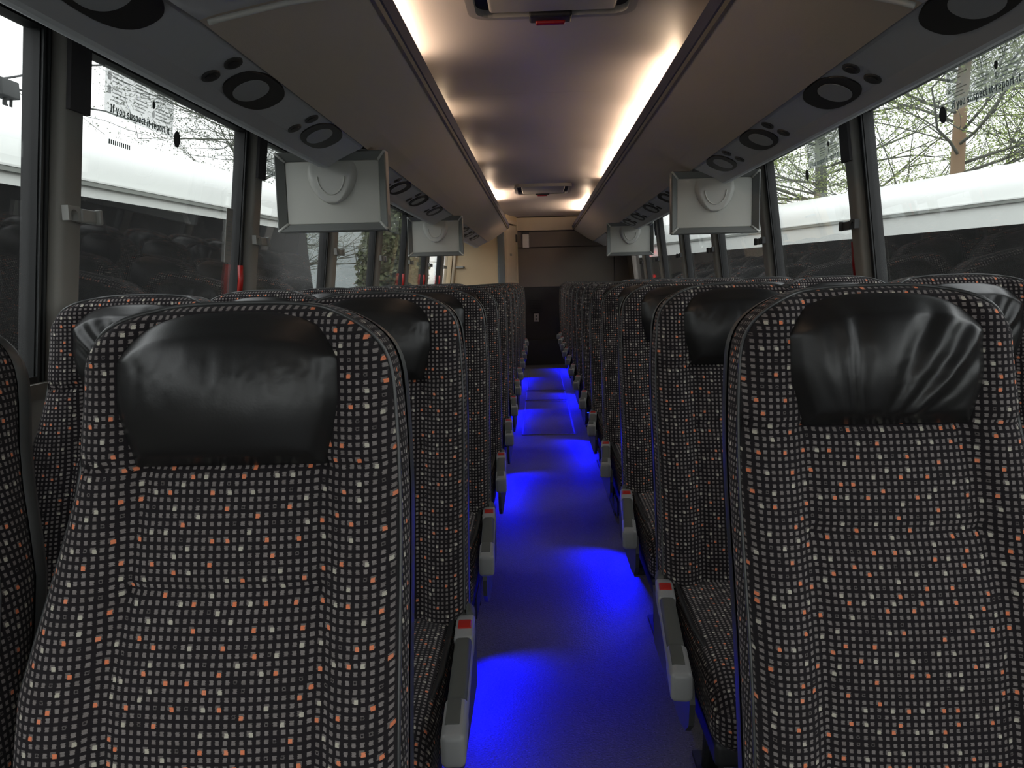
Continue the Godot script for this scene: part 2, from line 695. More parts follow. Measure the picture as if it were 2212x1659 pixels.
# flat ring between two outlines with the same number of points, from y0 to y1
func ring(st: SurfaceTool, a: PackedVector2Array, b: PackedVector2Array, y0: float, y1: float, at = null):
	if at == null:
		at = along_y
	var t := PackedVector3Array()
	var n := a.size()
	for i in n:
		var j := (i + 1) % n
		var q := [at.call(a[i], y0), at.call(a[j], y0), at.call(b[j], y0), at.call(b[i], y0)]
		var p := [at.call(a[i], y1), at.call(a[j], y1), at.call(b[j], y1), at.call(b[i], y1)]
		for f in [[q[0], q[1], q[2], q[3]], [p[3], p[2], p[1], p[0]], [p[0], p[1], q[1], q[0]], [q[3], q[2], p[2], p[3]]]:
			t.append_array([f[0], f[1], f[2], f[0], f[2], f[3]])
	solid(st, t)

# ------------------------------------------------------------------ rear end
func build_rear():
	var w := struct("wall_back", "dark grey-brown back wall with a pale header across the top")
	var st := new_st()
	box(st, Vector3(-1.3, 0.0, REAR - 0.08), Vector3(1.3, 1.05, REAR))
	obj("lower_panel", st, "back_low", w)
	st = new_st()
	box(st, Vector3(-1.3, 1.05, REAR - 0.08), Vector3(1.3, 2.1, REAR - 0.012))
	obj("backing", st, "back_low", w)
	st = new_st()
	rbox(st, Vector3(-0.34, 1.053, REAR - 0.03), Vector3(0.975, 1.582, REAR), 0.006)
	obj("main_panel", st, "back_wall", w)
	st = new_st()
	rbox(st, Vector3(-0.34, 1.59, REAR - 0.03), Vector3(0.975, 1.795, REAR), 0.006)
	obj("upper_panel", st, "back_wall", w)
	st = new_st()
	rbox(st, Vector3(0.983, 1.053, REAR - 0.03), Vector3(1.2, 1.795, REAR), 0.006)
	obj("corner_panel", st, "back_wall", w)
	st = new_st()
	rbox(st, Vector3(-0.34, 1.81, REAR - 0.02), Vector3(0.75, 1.985, REAR + 0.012), 0.008)
	obj("header_panel", st, "beige_trim", w)
	st = new_st()
	box(st, Vector3(-0.7, 0.0, -11.08), Vector3(0.9, 0.34, -11.0))
	obj("step_riser", st, "back_low", w)

	var o := thing("wall_lamp", "small white oblong lamp at the upper left corner of the back wall", "lamp", Vector3(-0.213, 1.687, REAR + 0.02))
	st = new_st()
	rbox(st, Vector3(-0.045, -0.105, -0.02), Vector3(0.045, 0.08, 0.02), 0.01)
	obj("body", st, "white", o)
	st = new_st()
	rbox(st, Vector3(-0.046, 0.08, -0.02), Vector3(0.046, 0.108, 0.018), 0.006)
	obj("cap", st, "dark_plastic", o)
	o = thing("wall_outlet", "small pale outlet plate low on the dark back wall", "outlet", Vector3(-0.09, 0.64, REAR + 0.004))
	st = new_st()
	rbox(st, Vector3(-0.033, -0.055, 0), Vector3(0.033, 0.055, 0.012), 0.004)
	obj("plate", st, "trim_grey", o)
	st = new_st()
	box(st, Vector3(-0.012, 0.008, 0.012), Vector3(0.012, 0.034, 0.015))
	box(st, Vector3(-0.012, -0.034, 0.012), Vector3(0.012, -0.008, 0.015))
	obj("socket", st, "dark_plastic", o)
	o = thing("wall_vent", "black square vent grille on the back wall above the outlet", "vent", Vector3(-0.09, 0.8, REAR + 0.004))
	st = new_st()
	ring(st, round_rect(-0.085, -0.085, 0.085, 0.085, 0.01, 2), round_rect(-0.07, -0.07, 0.07, 0.07, 0.01, 2), 0.0, 0.02, along_z)
	obj("frame", st, "black_plastic", o)
	for i in 6:
		st = new_st()
		box(st, Vector3(-0.07, -0.06 + i * 0.022, 0.002), Vector3(0.07, -0.05 + i * 0.022, 0.014))
		obj("slat", st, "black_plastic", o)

	# washroom cubicle, rear left: a cream front wall and a slanted door
	w = struct("wall_washroom", "cream washroom partition behind the last left row, facing the front")
	st = new_st()
	prism(st, PackedVector2Array([wp(0.02, 0.0), wp(0.02, 1.75), Vector2(-0.56, 1.99), Vector2(-0.56, 0.0)]), -10.5, -10.45, along_z)
	obj("front_panel", st, "beige", w)
	st = new_st()
	tube(st, [wall_at(-1, 0.04, 0.9, -10.43), wall_at(-1, 0.045, 1.3, -10.43), wall_at(-1, 0.05, 1.72, -10.43)], 0.022, 10)
	obj("edge_roll", st, "beige_trim", w)
	st = new_st()
	rbox(st, Vector3(-0.565, 0.0, -10.53), Vector3(-0.478, 1.99, -10.43), 0.012)
	obj("corner_post", st, "blue_grey", w)
	# slanted door towards the aisle
	var d := struct("door_1", "cream slanted washroom door beside the back wall")
	var a := Vector3(-0.478, 0, -10.5)
	var b := Vector3(-0.352, 0, -11.09)
	var dir := (b - a).normalized()
	var nrm := Vector3(-dir.z, 0, dir.x)
	if nrm.x < 0:
		nrm = -nrm
	var xf := Transform3D(Basis(dir, Vector3.UP, dir.cross(Vector3.UP)), a)
	var n_in := xf.basis.inverse() * nrm
	var sg := signf(n_in.z)
	var ln := a.distance_to(b)
	st = new_st()
	rbox(st, Vector3(0.03, 0.02, minf(0, 0.02 * sg)), Vector3(ln - 0.05, 1.87, maxf(0, 0.02 * sg)), 0.008, xf)
	obj("leaf", st, "beige_trim", d)
	st = new_st()
	box(st, Vector3(0.0, 0.0, -0.02), Vector3(0.022, 1.92, 0.03), xf)
	box(st, Vector3(ln - 0.04, 0.0, -0.02), Vector3(ln, 1.92, 0.03), xf)
	box(st, Vector3(0.0, 1.885, -0.02), Vector3(ln, 1.93, 0.03), xf)
	obj("frame", st, "beige_trim", d)
	st = new_st()
	box(st, Vector3(0.0, 1.93, -0.02), Vector3(ln, 2.0, 0.02), xf)
	obj("over_panel", st, "beige", d)
	st = new_st()
	rbox(st, Vector3(ln - 0.075, 1.66, -0.03), Vector3(ln - 0.03, 1.76, 0.035), 0.004, xf)
	obj("hinge", st, "black_plastic", d)
	st = new_st()
	rbox(st, Vector3(0.2, 1.47, -0.026), Vector3(0.3, 1.5, 0.026), 0.004, xf)
	obj("door_plate", st, "trim_grey", d)

	# small latch sticking out of the partition edge
	o = thing("partition_latch", "small metal latch at the left edge of the cream washroom partition", "latch", Vector3(-1.07, 1.335, -10.43))
	st = new_st()
	rbox(st, Vector3(-0.035, -0.012, -0.02), Vector3(0.06, 0.012, 0.018), 0.004)
	obj("bar", st, "clip_white", o)
	st = new_st()
	rbox(st, Vector3(0.06, -0.016, -0.02), Vector3(0.078, 0.008, 0.022), 0.004)
	obj("knob", st, "clip_dark", o)

func wp(inward: float, y: float) -> Vector2:
	return Vector2(-(1.2 - 0.12 * (y - 1.14) - inward), y)

# ------------------------------------------------------------------ floor
func build_floor():
	var f := struct("floor", "dark flecked vinyl coach floor with access hatches along the aisle")
	var st := new_st()
	box(st, Vector3(-1.32, -0.06, -11.2), Vector3(1.32, 0.0, 2.26))
	obj("vinyl", st, "floor_vinyl", f)
	for h in [[-5.95, -7.62, "large floor hatch in the aisle, the nearer one"], [-7.7, -8.3, "short floor hatch in the aisle between two longer hatches"], [-8.4, -10.5, "long floor hatch at the far end of the aisle"]]:
		var o := thing("floor_hatch", h[2], "hatch", Vector3(0, 0, h[0]), "aisle floor hatches")
		var ln: float = h[1] - h[0]
		st = new_st()
		ring(st, PackedVector2Array([Vector2(-0.2, 0), Vector2(0.2, 0), Vector2(0.2, ln), Vector2(-0.2, ln)]), PackedVector2Array([Vector2(-0.188, -0.012), Vector2(0.188, -0.012), Vector2(0.188, ln + 0.012), Vector2(-0.188, ln + 0.012)]), 0.0, 0.0035)
		obj("edge_strip", st, "floor_trim", o)
		st = new_st()
		box(st, Vector3(-0.183, 0.0, ln + 0.017), Vector3(0.183, 0.002, -0.017))
		obj("lid", st, "floor_vinyl", o)

# ------------------------------------------------------------------ overhead bins
func bin_section() -> PackedVector2Array:
	# underside from the wall to the aisle lip, in (x, y) for the right-hand side
	return PackedVector2Array([Vector2(0.67, 1.633), Vector2(0.60, 1.672), Vector2(0.53, 1.717), Vector2(0.47, 1.757), Vector2(0.42, 1.79)])

func build_bins():
	for s in [-1, 1]:
		var z1 := -10.25 if s < 0 else -10.75
		var o := thing("luggage_bin", "long brown-grey overhead luggage bin along the %s side above the windows" % side_name(s), "luggage bin")
		# bin doors, one per 1.6 m
		var body := PackedVector2Array()
		for p in bin_section():
			body.append(Vector2(p.x * s, p.y))
		body.append_array([Vector2(0.425 * s, 1.83), Vector2(0.5 * s, 1.86), Vector2(0.67 * s, 1.86)])
		var st := new_st()
		prism(st, body, 2.19, z1, along_z)
		obj("bin_door", st, "bin_brown", o)
		# lip along the aisle edge
		st = new_st()
		prism(st, PackedVector2Array([Vector2(0.42 * s, 1.79), Vector2(0.405 * s, 1.80), Vector2(0.398 * s, 1.838), Vector2(0.408 * s, 1.842), Vector2(0.43 * s, 1.82)]), 2.19, z1, along_z)
		obj("lip", st, "lip_blue", o)
		st = new_st()
		prism(st, PackedVector2Array([Vector2(0.424 * s, 1.785), Vector2(0.416 * s, 1.788), Vector2(0.408 * s, 1.799), Vector2(0.418 * s, 1.799)]), 2.19, z1, along_z)
		obj("lip_edge", st, "lip_edge", o)
		# service panel towards the windows, cut away where the screens fold up
		var pan := PackedVector2Array()
		for p in [[0.677, 1.637], [0.684, 1.631], [0.73, 1.611], [0.775, 1.590], [0.795, 1.576], [0.808, 1.567], [0.822, 1.566], [0.845, 1.572], [0.90, 1.60], [1.0, 1.668], [1.05, 1.705], [1.05, 1.735], [0.677, 1.70]]:
			pan.append(Vector2(p[0] * s, p[1]))
		var cuts := [2.19, -3.0, -3.5, -6.04, -6.5, z1] if s < 0 else [2.19, -3.87, -4.3, -7.24, -7.7, z1]
		for c in 3:
			st = new_st()
			prism(st, pan, cuts[c * 2], cuts[c * 2 + 1], along_z)
			obj("service_panel", st, "cove_grey", o)
		st = new_st()
		box(st, Vector3(0.66 if s > 0 else -0.69, 1.645, z1 + 0.01), Vector3(0.69 if s > 0 else -0.66, 1.70, 2.18))
		obj("seam_gap", st, "gasket", o)
		st = new_st()
		box(st, Vector3(0.6 if s > 0 else -1.05, 1.74, z1 + 0.02), Vector3(1.05 if s > 0 else -0.6, 1.79, 2.18))
		obj("back_plate", st, "trim_grey", o)
		# moulded housing under the bin near the front
		build_moulding(o, s)
		# reading units
		var zs := [-1.34, -2.01, -2.62, -4.07, -4.72, -5.43, -6.85, -7.5, -8.15, -8.8] if s < 0 else [-1.55, -2.24, -2.95, -3.53, -4.98, -5.69, -6.42, -7.02, -8.1, -8.8]
		for i in zs.size():
			build_unit(s, i, zs[i])

func build_moulding(o: Node3D, s: int):
	var st := new_st()
	var sec := bin_section()
	# bulge below the bin door whose rear edge sweeps back towards the aisle
	sheet(st, span(0, 1, 16), span(0, 1, 16), func(u, v):
		var fi: float = u * 3.6
		var i := mini(int(fi), 3)
		var p := sec[i].lerp(sec[i + 1], fi - i)
		var nrm := Vector2(-0.53, -0.85)
		var zr: float = -(1.55 + 0.30 * pow(u, 1.3)) if s < 0 else -(1.60 + 0.26 * pow(u, 1.3))
		var z: float = lerpf(0.4, zr, v)
		var lift: float = 0.030 * minf(1.0, (1.0 - v) * 18.0) * minf(1.0, u * 14.0 + 0.15) * minf(1.0, (1.0 - u) * 8.0)
		lift = 0.03 * sqrt(clampf(lift / 0.03, 0, 1)) + 0.001
		return Vector3((p.x + nrm.x * lift) * s, p.y + nrm.y * lift, z), Vector3(-s, -1, -0.3))
	obj("front_moulding", st, "mould_grey", o)
	st = new_st()
	var pts := []
	for i in 15:
		var u := 0.06 + 0.88 * i / 14.0
		var fi: float = u * 3.6
		var k := mini(int(fi), 3)
		var p := sec[k].lerp(sec[k + 1], fi - k)
		var zr: float = -(1.55 + 0.30 * pow(u, 1.3)) if s < 0 else -(1.60 + 0.26 * pow(u, 1.3))
		pts.append(Vector3((p.x - 0.53 * 0.026) * s, p.y - 0.85 * 0.026, zr + 0.035))
	tube(st, pts, 0.006, 6)
	obj("moulding_bead", st, "tv_trim", o)

func build_unit(s: int, i: int, z: float):
	var y := 1.612
	var o := thing("reading_unit", "oval speaker and two reading lenses in the %s service panel, %s unit from the front" % [side_name(s), ordinal(i)], "reading light", Vector3(0.727 * s, y, z), "overhead reading units")
	var at := func(p, w): return Vector3(p.x, w - 0.45 * (absf(p.x + 0.727 * s) - 0.727), p.y)
	# bezel: rounded oval, thicker on the aisle-rear side
	var outer := ellipse(0.0, 0.0, 0.051, 0.144, 36, 2.5)
	var inner := ellipse(0.002 * s, 0.022, 0.037, 0.066, 36, 2.2)
	var st := new_st()
	ring(st, outer, inner, -0.004, 0.002, at)
	obj("bezel", st, "black_plastic", o)
	st = new_st()
	prism(st, ellipse(0.002 * s, 0.022, 0.0372, 0.0663, 36, 2.2), -0.0055, 0.001, at)
	obj("speaker_disc", st, "panel_speaker", o)
	for e in [[-0.026, 0.208], [0.027, 0.203]]:
		st = new_st()
		prism(st, ellipse(e[0] * s, e[1], 0.0185, 0.027, 22), -0.004, 0.002, at)
		var l := obj("reading_lens", st, "dark_plastic", o)
		st = new_st()
		prism(st, ellipse(e[0] * s, e[1], 0.012, 0.017, 16), -0.006, -0.002, at)
		obj("lens_centre", st, "black_plastic", l)

# ------------------------------------------------------------------ lamps
func build_lights():
	# warm tubes lying in the coves behind the bin lips
	var segs := [[-1, 1.6, 0.4, 0.3], [-1, -0.7, -1.9, 0.8], [-1, -2.0, -3.15, 1.1], [-1, -3.95, -4.3, 0.3], [-1, -5.3, -5.9, 0.18], [-1, -7.75, -8.6, 1.3], [1, 1.6, 0.4, 0.3], [1, -3.3, -4.05, 1.25], [1, -4.1, -5.2, 1.35], [1, -5.25, -6.35, 1.1], [1, -6.4, -7.0, 0.8], [1, -8.9, -10.1, 1.6]]
	var count := {-1: 0, 1: 0}
	for g in segs:
		var s: int = g[0]
		var zc: float = (g[1] + g[2]) / 2
		var ln: float = absf(g[1] - g[2])
		var o := thing("cove_lamp", "warm white strip lamp hidden behind the %s bin lip, %s from the front" % [side_name(s), ordinal(count[s])], "lamp", Vector3(0.50 * s, 1.885, zc), "strip lamps in the ceiling coves")
		count[s] += 1
		var st := new_st()
		rbox(st, Vector3(-0.02, -0.006, -ln / 2), Vector3(0.02, 0.006, ln / 2), 0.004)
		obj("base", st, "white", o)
		st = new_st()
		tube(st, [Vector3(0, 0.014, -ln / 2), Vector3(0, 0.014, ln / 2)], 0.009, 8)
		obj("tube", st, "cove_tube", o)
		var l := AreaLight3D.new()
		l.name = "cove_glow"
		l.area_size = Vector2(0.03, ln)
		l.light_color = Color(1.0, 0.88, 0.75)
		l.light_energy = g[3] * ln * (0.15 if zc > -8.0 else 0.62)
		l.shadow_enabled = true
		l.area_range = 8.0
		l.area_attenuation = 2.0
		o.add_child(l)
		l.position = Vector3(0, 0.027, 0)
		l.rotation = Vector3(PI / 2, 0, 0)   # shines up
		l.rotate_z(0.25 * s)
	# blue courtesy lamps under every third seat on the aisle
	for s in [-1, 1]:
		for k in 4:
			var zb := (1.539 + 0.8 + 2.4 * k) if s < 0 else (1.727 + 1.6 + 2.4 * k)
			var z := -(zb + 0.03)
			var o := thing("courtesy_lamp", "blue courtesy lamp at the foot of the aisle seats, %s on the %s side" % [ordinal(k), side_name(s)], "lamp", Vector3(0.285 * s, 0.2, z), "blue aisle courtesy lamps")
			var st := new_st()
			box(st, Vector3(-0.03, 0.0, -0.02), Vector3(0.03, 0.03, 0.04))
			# hood towards the rear and the aisle
			box(st, Vector3(-0.034, -0.05, -0.024), Vector3(0.034, 0.03, -0.02))
			box(st, Vector3(-0.034 if s > 0 else 0.03, -0.033, -0.02), Vector3(-0.03 if s > 0 else 0.034, 0.03, 0.12))
			obj("hood", st, "black_plastic", o)
			st = new_st()
			rbox(st, Vector3(-0.012, -0.008, 0.0), Vector3(0.012, 0.004, 0.024), 0.003)
			obj("lens", st, "blue_lens", o)
			var l := SpotLight3D.new()
			l.name = "courtesy_glow"
			l.light_color = Color(0.02, 0.03, 1.0)
			l.light_energy = 0.75
			l.spot_range = 6.0
			l.spot_attenuation = 2.0
			l.spot_angle = 56.0
			l.spot_angle_attenuation = 1.0
			l.light_size = 0.012
			l.shadow_enabled = true
			o.add_child(l)
			l.position = Vector3(0, -0.012, 0.012)
			l.basis = Basis.looking_at(Vector3(-0.265 * s, -0.19, 0.28))

# ------------------------------------------------------------------ folding screens
func build_screens():
	var spots := [[-0.81, -3.06, "left"], [0.785, -3.93, "right"], [-0.81, -6.1, "left"], [0.765, -7.3, "right"]]
	for i in spots.size():
		var sp = spots[i]
		var where: String = ["nearest grey folding screen under the left bin, light strip on its aisle edge", "larger grey folding screen under the right bin, in front of the window pillars", "second grey folding screen under the left bin, farther back", "smaller-looking grey folding screen under the right bin, farther back"][i]
		var o := thing("folding_screen", where, "monitor", Vector3(sp[0], 1.485, sp[1]), "folding screens under the bins")
		var hw := 0.176
		var hh := 0.115
		var st := new_st()
		rbox(st, Vector3(-hw, -hh, -0.03), Vector3(hw, hh, 0.0), 0.004)
		obj("back_panel", st, "tv_panel", o)
		# rails: sloped outward and forward like a tray edge
		for r in 4:
			var ang := [0.0, PI / 2, PI, -PI / 2][r] as float
			var w := hh if r % 2 == 0 else hw     # rail length half
			var d := hw if r % 2 == 0 else hh     # distance out
			st = new_st()
			var t := PackedVector3Array()
			var rows := []
			for e in [[d, w, 0.003], [d + 0.026, w + 0.026, 0.03], [d + 0.03, w + 0.03, 0.026], [d + 0.03, w + 0.03, -0.03], [d, w, -0.034]]:
				rows.append([Vector3(e[0], -e[1] * 0.985, e[2]), Vector3(e[0], e[1] * 0.985, e[2])])
			var rot := Basis(Vector3(0, 0, 1), ang)
			for k in 5:
				var n: int = (k + 1) % 5
				t.append_array([rot * rows[k][0], rot * rows[k][1], rot * rows[n][1], rot * rows[k][0], rot * rows[n][1], rot * rows[n][0]])
			for k in range(1, 4):
				t.append_array([rot * rows[0][0], rot * rows[k + 1][0], rot * rows[k][0], rot * rows[0][1], rot * rows[k][1], rot * rows[k + 1][1]])
			solid(st, t)
			obj("frame_rail", st, "tv_frame", o)
			# mitre strip at the corner
			st = new_st()
			tube(st, [rot * Vector3(d - 0.002, w - 0.002, 0.004), rot * Vector3(d + 0.027, w + 0.027, 0.03)], 0.006, 6)
			obj("corner_strip", st, "tv_trim", o)
		# hanger: a tongue that comes down from the service panel onto the back
		var tongue := func(t: float) -> float: return 0.085 * pow(maxf(0.0, 1.0 - pow(t, 2.7)), 0.5)
		st = new_st()
		sheet(st, span(-1, 1, 20), span(0, 1, 18), func(u, v):
			var y: float = 0.135 - sin(v * PI / 2) * 0.178
			var w: float = maxf(tongue.call(sin(v * PI / 2)), 0.001) * (1.2 - 0.15 * v)
			var edge: float = minf(1.0, (1.0 - absf(u)) * 5.0) * minf(1.0, (1.0 - v) * 7.0)
			var z: float = 0.003 + 0.022 * sqrt(clampf(edge, 0, 1))
			var back: float = -maxf(0.0, 0.3 - v) * 0.12
			return Vector3(u * w, y, z + back), Vector3(0, 0, 1))
		obj("hanger", st, "tv_trim", o)
		st = new_st()
		var pts := []
		for k in 17:
			var a := PI * k / 16.0
			pts.append(Vector3(0.05 * cos(a), 0.055 - 0.065 * sin(a), 0.0255))
		tube(st, pts, 0.0035, 6)
		obj("hanger_bead", st, "tv_panel", o)
		# pivot block between the screen and the panel above
		st = new_st()
		rbox(st, Vector3(-0.1, 0.115, -0.05), Vector3(0.1, 0.2, 0.002), 0.02)
		obj("pivot", st, "mould_grey", o)

# ------------------------------------------------------------------ seats
func top_of(s: float) -> float:
	return 1.0 + top_h * pow(maxf(0.0, 1.0 - pow(absf(s), 3.0)), 1.0 / 3.0)

func back_z(y: float) -> float:
	# front face of the backrest, leaning back
	var q := maxf(0.0, y - 0.86)
	return -0.265 * (y - 0.44) + 0.30 * q * q + 0.012 * exp(-pow((y - 0.62) / 0.14, 2.0))

var HW := 0.188

var top_h := 0.121
var flare := [1.0, 1.0]   # how much the two sides widen towards the cushion

func half_w(y: float, side_of: float) -> float:
	var f: float = flare[0] if side_of < 0 else flare[1]
	return HW - 0.004 * smoothstep(0.95, 1.05, y) + f * minf(0.055 if HW < 0.195 else 0.036, 0.23 * maxf(0.0, 0.925 - y)) + 0.004 * (1.0 - f) * smoothstep(1.0, 0.85, y)

func back_face(s: float, t: float) -> Vector3:
	var yt := top_of(s)
	var y := lerpf(0.36, yt, t)
	var x := s * half_w(y, s)
	var ax := absf(s) * HW
	var z := back_z(y)
	# padding
	if y < 0.938:
		z += 0.010 * (1.0 - pow(minf(ax / 0.104, 1.0), 2.0))
		z -= 0.010 * exp(-pow((ax - 0.107) / 0.006, 2.0))
		if ax < 0.107:
			z -= 0.011 * exp(-pow((y - 0.795) / 0.007, 2.0))
			z += 0.005 * exp(-pow((y - 0.86) / 0.05, 2.0)) + 0.006 * exp(-pow((y - 0.70) / 0.08, 2.0))
	if ax > 0.107:
		var q := clampf((ax - 0.107) / (HW - 0.107), 0, 1)
		z += (0.020 if y < 0.938 else 0.024) * sin(PI * minf(1.0, q * 0.9 + 0.06))
	z -= 0.008 * exp(-pow((y - 0.936) / 0.006, 2.0))
	# rounded rim
	var d := minf(HW - absf(s) * HW, yt - y) if t > 0.5 else HW * (1.0 - absf(s))
	var r := 0.026
	if d < r:
		z -= r - sqrt(maxf(0.0, r * r - (r - d) * (r - d)))
	return Vector3(x, y, z)

func rim_points() -> Array:
	var o := []
	for i in 13:
		o.append(back_face(-1.0, i / 12.0))
	for i in range(1, 40):
		var a := -PI / 2 + PI * i / 40.0
		o.append(back_face(sin(a), 1.0))
	for i in 13:
		o.append(back_face(1.0, 1.0 - i / 12.0))
	return o

func build_seat(aisle: bool, side: int, wrinkled: bool, sh: Vector2) -> Node3D:
	var o := Node3D.new()
	flare = [1.0, 1.0]
	HW = 0.188 if aisle else 0.202
	top_h = 0.121 if aisle else 0.129
	if aisle:
		flare = [1.0, 0.0] if side < 0 else [0.0, 1.0]
	# backrest cushion
	var st := new_st()
	var us := []
	for i in 45:
		us.append(sin(-PI / 2 + PI * i / 44.0))
	# vertical samples crowded at the top
	var vs := []
	for i in 61:
		var q := i / 60.0
		vs.append(1.0 - pow(1.0 - q, 1.25))
	sheet(st, us, vs, back_face, Vector3(0, 0, 1), func(_u, _v, p): return Vector2(p.x + sh.x, -p.y * 1.03 + sh.y))
	obj("backrest", st, "fabric", o)
	var rim := rim_points()
	# piping round the edge
	st = new_st()
	var pp := []
	for p in rim:
		pp.append(p + Vector3(0, 0, 0.001) + Vector3(signf(p.x) * 0.001, 0.001, 0))
	tube(st, pp, 0.0029, 6)
	obj("piping", st, "piping", o)
	# fabric gusset
	st = new_st()
	var n := rim.size()
	sheet(st, span(0, n - 1, n - 1), [0.0, 0.25, 0.5, 0.75, 1.0], func(u, v):
		var p: Vector3 = rim[int(round(u))]
		var out := Vector3(p.x, (p.y - 0.9) if p.y > 0.9 else 0.0, 0).normalized()
		return p + Vector3(0, 0, -0.068 * v) + out * (0.006 * sin(PI * v)) * (1.0 if p.y < 1.02 else 0.3), Vector3.ZERO)
	fix_outward(st)
	obj("side_panel", st, "fabric3", o)
	# plastic back shell
	st = new_st()
	sheet(st, span(0, n - 1, n - 1), [0.0, 0.35, 0.7, 1.0, 1.3], func(u, v):
		var p: Vector3 = rim[int(round(u))]
		var c := Vector3(0, 0.75, 0)
		var n5 := int(round(v / 0.34)) if v < 1.2 else 4
		var k: float = [1.02, 1.03, 1.0, 0.86, 0.0][n5]
		var ky: float = [1.0, 0.995, 0.98, 0.9, 0.0][n5]
		var q := Vector3(p.x * k, c.y + (p.y - c.y) * (ky if p.y > c.y else k), p.z - 0.064 - 0.045 * minf(1.0, v))
		if v > 1.2:
			q = Vector3(0, lerpf(0.36, 1.05, 0.5), back_z(0.75) - 0.12)
		return q, Vector3.ZERO)
	fix_outward(st)
	obj("back_shell", st, "shell", o)
	# leather head pad
	st = new_st()
	var noise := FastNoiseLite.new()
	noise.seed = 21
	noise.frequency = 9.0
	var fine := []
	for i in 81:
		fine.append(sin(-PI / 2 + PI * i / 80.0))
	sheet(st, fine, span(0, 1, 52), func(s, t):
		var yt := 1.0 + 0.112 * pow(maxf(0.0, 1.0 - pow(absf(s), 3.0)), 1.0 / 2.7)
		var y := lerpf(0.937, yt, t)
		var w := lerpf(0.103, 0.145, smoothstep(0.895, 1.02, y))
		var x: float = s * w
		var e: float = minf((1.0 - absf(s)) * 0.15, minf((yt - y) * 1.2, (y - 0.937) * 1.4 + 0.006))
		var z := back_z(y) - 0.006 + 0.026 * sqrt(1.0 - pow(1.0 - clampf(e / 0.045, 0, 1), 2.0))
		z += 0.040 * (1.0 - pow((y - 1.03) / 0.105, 2.0)) * (1.0 - pow(absf(s), 2.4)) * clampf(e / 0.03, 0, 1)
		if wrinkled:
			# folds fan out from the lower left of the pad
			var fx := x * (1.0 if side > 0 else -1.0)
			var th := atan2(y - 0.885, fx + 0.035) + 0.05 * noise.get_noise_2d(x * 0.8, y * 0.8)
			var rr := Vector2(fx + 0.035, y - 0.885).length()
			var on := smoothstep(0.35, 0.6, th) * smoothstep(2.1, 1.6, th) * smoothstep(0.03, 0.09, rr)
			z += (0.0044 * sin(th * 29.0 + 8.0 * rr) * (0.55 + 0.45 * sin(th * 7.0 + 1.0)) + 0.003 * sin(th * 13.0 + 2.0)) * on * (0.5 + rr * 3.0) * clampf(e / 0.04, 0, 1)
		else:
			z += (0.0008 * sin(x * 150.0 + 6.0 * noise.get_noise_2d(x * 2.0, y * 1.0)) * exp(-pow((y - 1.045) / 0.03, 2.0))) * clampf(e / 0.04, 0, 1)
		return Vector3(x, y, z), Vector3(0, 0, 1))
	obj("headrest_pad", st, "leather", o)
	# seat cushion
	st = new_st()
	var bend := func(p: Vector3) -> Vector3:
		var up := clampf((p.y - 0.33) / 0.12, 0, 1)
		p.y += up * (0.010 * smoothstep(0.12, 0.19, absf(p.x)) - 0.02 * smoothstep(0.15, 0.47, p.z) * 0.6 - 0.012)
		p.y -= up * 0.035 * smoothstep(0.36, 0.47, p.z)
		p.y += up * 0.006 * cos(p.x * 11.0)
		return p
	var cl: float = -0.18 - 0.05 * flare[0] * (0.6 if aisle else 1.0)
	var cr: float = 0.18 + 0.05 * flare[1] * (0.6 if aisle else 1.0)
	rbox(st, Vector3(cl, 0.315, -0.06), Vector3(cr, 0.465, 0.47), 0.045, Transform3D.IDENTITY, 5, 8, bend)
	obj("cushion", st, "fabric3", o)
	for e in [-1.0, 1.0]:
		st = new_st()
		var ex: float = (-0.18 - cl) if e < 0 else (cr - 0.18)
		tube(st, [Vector3((0.169 + ex) * e, 0.455, 0.0), Vector3((0.172 + ex) * e, 0.452, 0.12), Vector3((0.171 + ex) * e, 0.446, 0.22), Vector3((0.160 + ex) * e, 0.437, 0.31), Vector3((0.146 + ex) * e, 0.415, 0.40), Vector3((0.128 + ex) * e, 0.385, 0.455), Vector3((0.122 + ex) * e, 0.35, 0.472), Vector3((0.122 + ex) * e, 0.325, 0.468)], 0.0055, 6)
		obj("cushion_piping", st, "black_plastic", o)
	# frame under the cushion
	st = new_st()
	rbox(st, Vector3(-0.17, 0.27, -0.05), Vector3(0.17, 0.318, 0.42), 0.012)
	obj("seat_pan", st, "seat_frame", o)
	var inn := -side  # towards the aisle
	if aisle:
		# pedestal leg near the aisle
		st = new_st()
		tube(st, [Vector3(0.09 * inn, 0.28, 0.05), Vector3(0.09 * inn, 0.0, 0.0)], 0.02, 8)
		tube(st, [Vector3(0.09 * inn, 0.28, 0.32), Vector3(0.09 * inn, 0.1, 0.28), Vector3(0.09 * inn, 0.0, 0.27)], 0.02, 8)
		box(st, Vector3(0.09 * inn - 0.03, 0.0, -0.06), Vector3(0.09 * inn + 0.03, 0.012, 0.34))
		obj("pedestal", st, "seat_frame", o)
		# skirt hanging under the armrest
		var sk := PackedVector2Array([Vector2(0.43, -0.05), Vector2(0.43, 0.40), Vector2(0.39, 0.415), Vector2(0.345, 0.405), Vector2(0.315, 0.37), Vector2(0.30, 0.31), Vector2(0.30, -0.03)])
		st = new_st()
		prism(st, sk, 0.204 * inn, 0.214 * inn, func(p, w): return Vector3(w, p.x, p.y))
		obj("side_skirt", st, "dark_plastic", o)
		build_armrest(o, inn)
	else:
		st = new_st()
		rbox(st, Vector3(-0.05 - 0.12 * inn, 0.0, 0.05), Vector3(0.05 - 0.12 * inn, 0.28, 0.1), 0.01)
		obj("pedestal", st, "seat_frame", o)
		# folded armrest between the two seats
		st = new_st()
